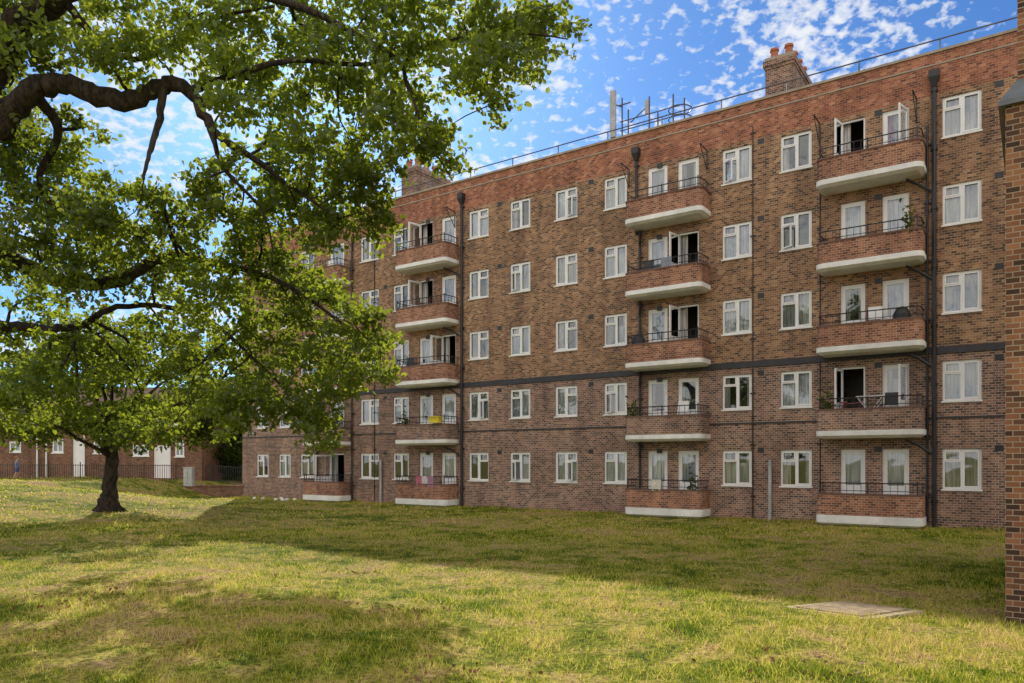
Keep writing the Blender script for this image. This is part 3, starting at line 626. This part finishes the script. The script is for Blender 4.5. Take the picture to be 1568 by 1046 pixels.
def railing(name,p0,p1,h,sp=.13):
    m=MB(); p0=Vector(p0); p1=Vector(p1); L=(p1-p0).length; n=int(L/sp)
    for q in range(n+1):
        p=p0.lerp(p1,q/n); r=.03 if q%14==0 else .014; hh=h+(.12 if q%14==0 else 0); m.tube([p,p+Vector((0,0,hh))],r,4)
    for z in (.12,h-.06): m.tube([p0+Vector((0,0,z)),p1+Vector((0,0,z))],.022,4)
    m.obj(name,M_black)
railing('iron_fence',(-34,43.2,1.0),(-19.2,43.2,.95),.95); railing('iron_fence',(-20.5,46.2,.9),(-16.2,47.0,.6),1.1)
m=MB(); m.box(-20.2,-15.4,43.5,43.75,-.3,.62); m.box(-20.25,-15.35,43.45,43.8,.622,.70); m.obj('low_brick_wall',[M_house])
m=MB(); xb=(290-784)/F_PX*42; m.box(xb-.25,xb+.25,41.8,42.1,.7,1.70); m.box(xb-.28,xb+.28,41.77,42.13,1.702,1.76); m.box(xb-.23,xb-.01,41.78,41.798,.85,1.65); m.box(xb+.01,xb+.23,41.78,41.798,.85,1.65); m.obj('utility_cabinet',M_grey)
m=MB(); s=sx(386); m.box(s-.35,s+.35,-.03,-.002,3.6,3.75,0); m.box(s-.31,s+.31,-.034,-.031,3.63,3.72,1); m.obj('name_plate',[M_black,M_grey],bld)
# ------------------------------------------------------------------ child at left
ch=empty('child',(-27.7,42.0,float(gz(-27.7,42))),R(-60))
me=bpy.data.meshes.new('body')
vs=[(0,0,.62),(0,0,.80),(0,0,.98),(0,0,1.06),(0,.01,1.12),(0,.02,1.2),(-.09,0,.58),(-.1,.07,.33),(-.1,-.02,.06),(-.1,.1,.03),(.09,0,.58),(.1,-.03,.33),(.1,-.14,.07),(.1,-.03,.03),
(-.14,0,.96),(-.2,.06,.78),(-.18,.18,.66),(.14,0,.96),(.2,-.06,.78),(.19,.02,.62)]
ed=[(0,1),(1,2),(2,3),(3,4),(4,5),(0,6),(6,7),(7,8),(8,9),(0,10),(10,11),(11,12),(12,13),(2,14),(14,15),(15,16),(2,17),(17,18),(18,19)]
me.from_pydata(vs,ed,[]); ob=link(bpy.data.objects.new('body',me),ch)
sk=ob.modifiers.new('skin','SKIN'); rad=[.11,.10,.11,.045,.085,.08,.07,.05,.035,.03,.07,.05,.035,.03,.05,.035,.028,.05,.035,.028]
for q,v in enumerate(me.skin_vertices[0].data): v.radius=(rad[q],rad[q]); v.use_root=(q==0)
sub=ob.modifiers.new('sub','SUBSURF'); sub.levels=1; sub.render_levels=2
mm,nt,b=newmat('child_clothes'); tc=nt.nodes.new('ShaderNodeTexCoord'); sp=nt.nodes.new('ShaderNodeSeparateXYZ'); nt.links.new(tc.outputs['Object'],sp.inputs[0])
ds=nt.nodes.new('ShaderNodeMath'); ds.operation='DIVIDE'; ds.inputs[1].default_value=1.3; nt.links.new(sp.outputs[2],ds.inputs[0])
r=ramp(nt,[(0,(.1,.1,.12)),(.06,(.45,.27,.19)),(.3,(.05,.08,.25)),(.5,(.16,.2,.35)),(.79,(.45,.27,.19))]); r.color_ramp.interpolation='CONSTANT'; nt.links.new(ds.outputs[0],r.inputs[0]); nt.links.new(r.outputs[0],b.inputs['Base Color']); me.materials.append(mm)
m=MB(); m.tube([(0,-.03,1.08),(0,-.035,1.16),(0,-.02,1.25),(0,0,1.29)],[.05,.088,.08,.02],10); m.obj('hair',simple('hair',(.25,.10,.04),.6),ch,True)
# ------------------------------------------------------------------ light, sky, camera
el=33; azx,azy=-.25,.968
sd=Vector((azx*math.cos(R(el)),azy*math.cos(R(el)),math.sin(R(el)))).normalized()
su=bpy.data.lights.new('sun','SUN'); su.energy=5; su.angle=R(.5); su.color=(1,.93,.76); so=link(bpy.data.objects.new('sun',su)); so.rotation_euler=sd.to_track_quat('Z','Y').to_euler(); so.location=(0,0,40)
w=bpy.data.worlds.new('World'); scene.world=w; w.use_nodes=True; nt=w.node_tree; L=nt.links; bg=nt.nodes['Background']; bg.inputs[1].default_value=.15
sky=nt.nodes.new('ShaderNodeTexSky'); sky.sky_type='NISHITA'; sky.sun_disc=False; sky.sun_elevation=R(el); sky.sun_rotation=math.atan2(azx,azy); sky.ozone_density=3; sky.dust_density=.6; sky.air_density=1
skyc=mixc(nt,1.0,sky.outputs[0],(.34,.58,.88),'MULTIPLY')
tc=nt.nodes.new('ShaderNodeTexCoord'); sp=nt.nodes.new('ShaderNodeSeparateXYZ'); L.new(tc.outputs['Generated'],sp.inputs[0])
mz=nt.nodes.new('ShaderNodeMath'); mz.operation='MAXIMUM'; mz.inputs[1].default_value=0; L.new(sp.outputs[2],mz.inputs[0])
mz2=nt.nodes.new('ShaderNodeMath'); mz2.operation='ADD'; mz2.inputs[1].default_value=.28; L.new(mz.outputs[0],mz2.inputs[0])
cb=nt.nodes.new('ShaderNodeCombineXYZ')
for k in (0,1):
    dv=nt.nodes.new('ShaderNodeMath'); dv.operation='DIVIDE'; L.new(sp.outputs[k],dv.inputs[0]); L.new(mz2.outputs[0],dv.inputs[1]); L.new(dv.outputs[0],cb.inputs[k])
n1=noise(nt,46,3,cb.outputs[0],.55); n2=noise(nt,3.2,3,cb.outputs[0],.55); n1.inputs['Distortion'].default_value=.2
mp=nt.nodes.new('ShaderNodeMapRange'); mp.inputs[1].default_value=.38; mp.inputs[2].default_value=.62; mp.inputs[3].default_value=-.14; mp.inputs[4].default_value=.10; L.new(n2.outputs['Fac'],mp.inputs[0])
ad=nt.nodes.new('ShaderNodeMath'); ad.operation='ADD'; L.new(n1.outputs['Fac'],ad.inputs[0]); L.new(mp.outputs[0],ad.inputs[1])
ms=nt.nodes.new('ShaderNodeMapRange'); ms.inputs[1].default_value=.25; ms.inputs[2].default_value=-.35; ms.inputs[3].default_value=0; ms.inputs[4].default_value=.30; L.new(sp.outputs[1],ms.inputs[0])  # extra unseen cloud behind the camera, added as fill light for the facade
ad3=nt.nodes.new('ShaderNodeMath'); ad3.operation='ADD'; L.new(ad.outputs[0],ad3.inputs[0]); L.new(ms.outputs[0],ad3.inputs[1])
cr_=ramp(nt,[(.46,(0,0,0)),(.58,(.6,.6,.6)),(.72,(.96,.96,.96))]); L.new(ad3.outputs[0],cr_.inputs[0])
cc=ramp(nt,[(0,(5.9,6.1,6.4)),(1,(9.6,9.1,8.2))]); msb=nt.nodes.new('ShaderNodeMapRange'); msb.inputs[1].default_value=.3; msb.inputs[2].default_value=-.4; L.new(sp.outputs[1],msb.inputs[0]); L.new(msb.outputs[0],cc.inputs[0])  # clouds behind the camera brightened and warmed to fill the shaded facade
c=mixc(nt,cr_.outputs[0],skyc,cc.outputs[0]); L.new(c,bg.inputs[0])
cam=bpy.data.cameras.new('camera'); co=link(bpy.data.objects.new('camera',cam)); co.location=(0,0,CAMH); co.rotation_euler=(R(90),0,0)
cam.sensor_width=36; cam.sensor_fit='HORIZONTAL'; cam.lens=F_PX/1568*36; cam.shift_y=(706-523)/1568; cam.clip_end=6000; cam.clip_start=.05
scene.camera=co
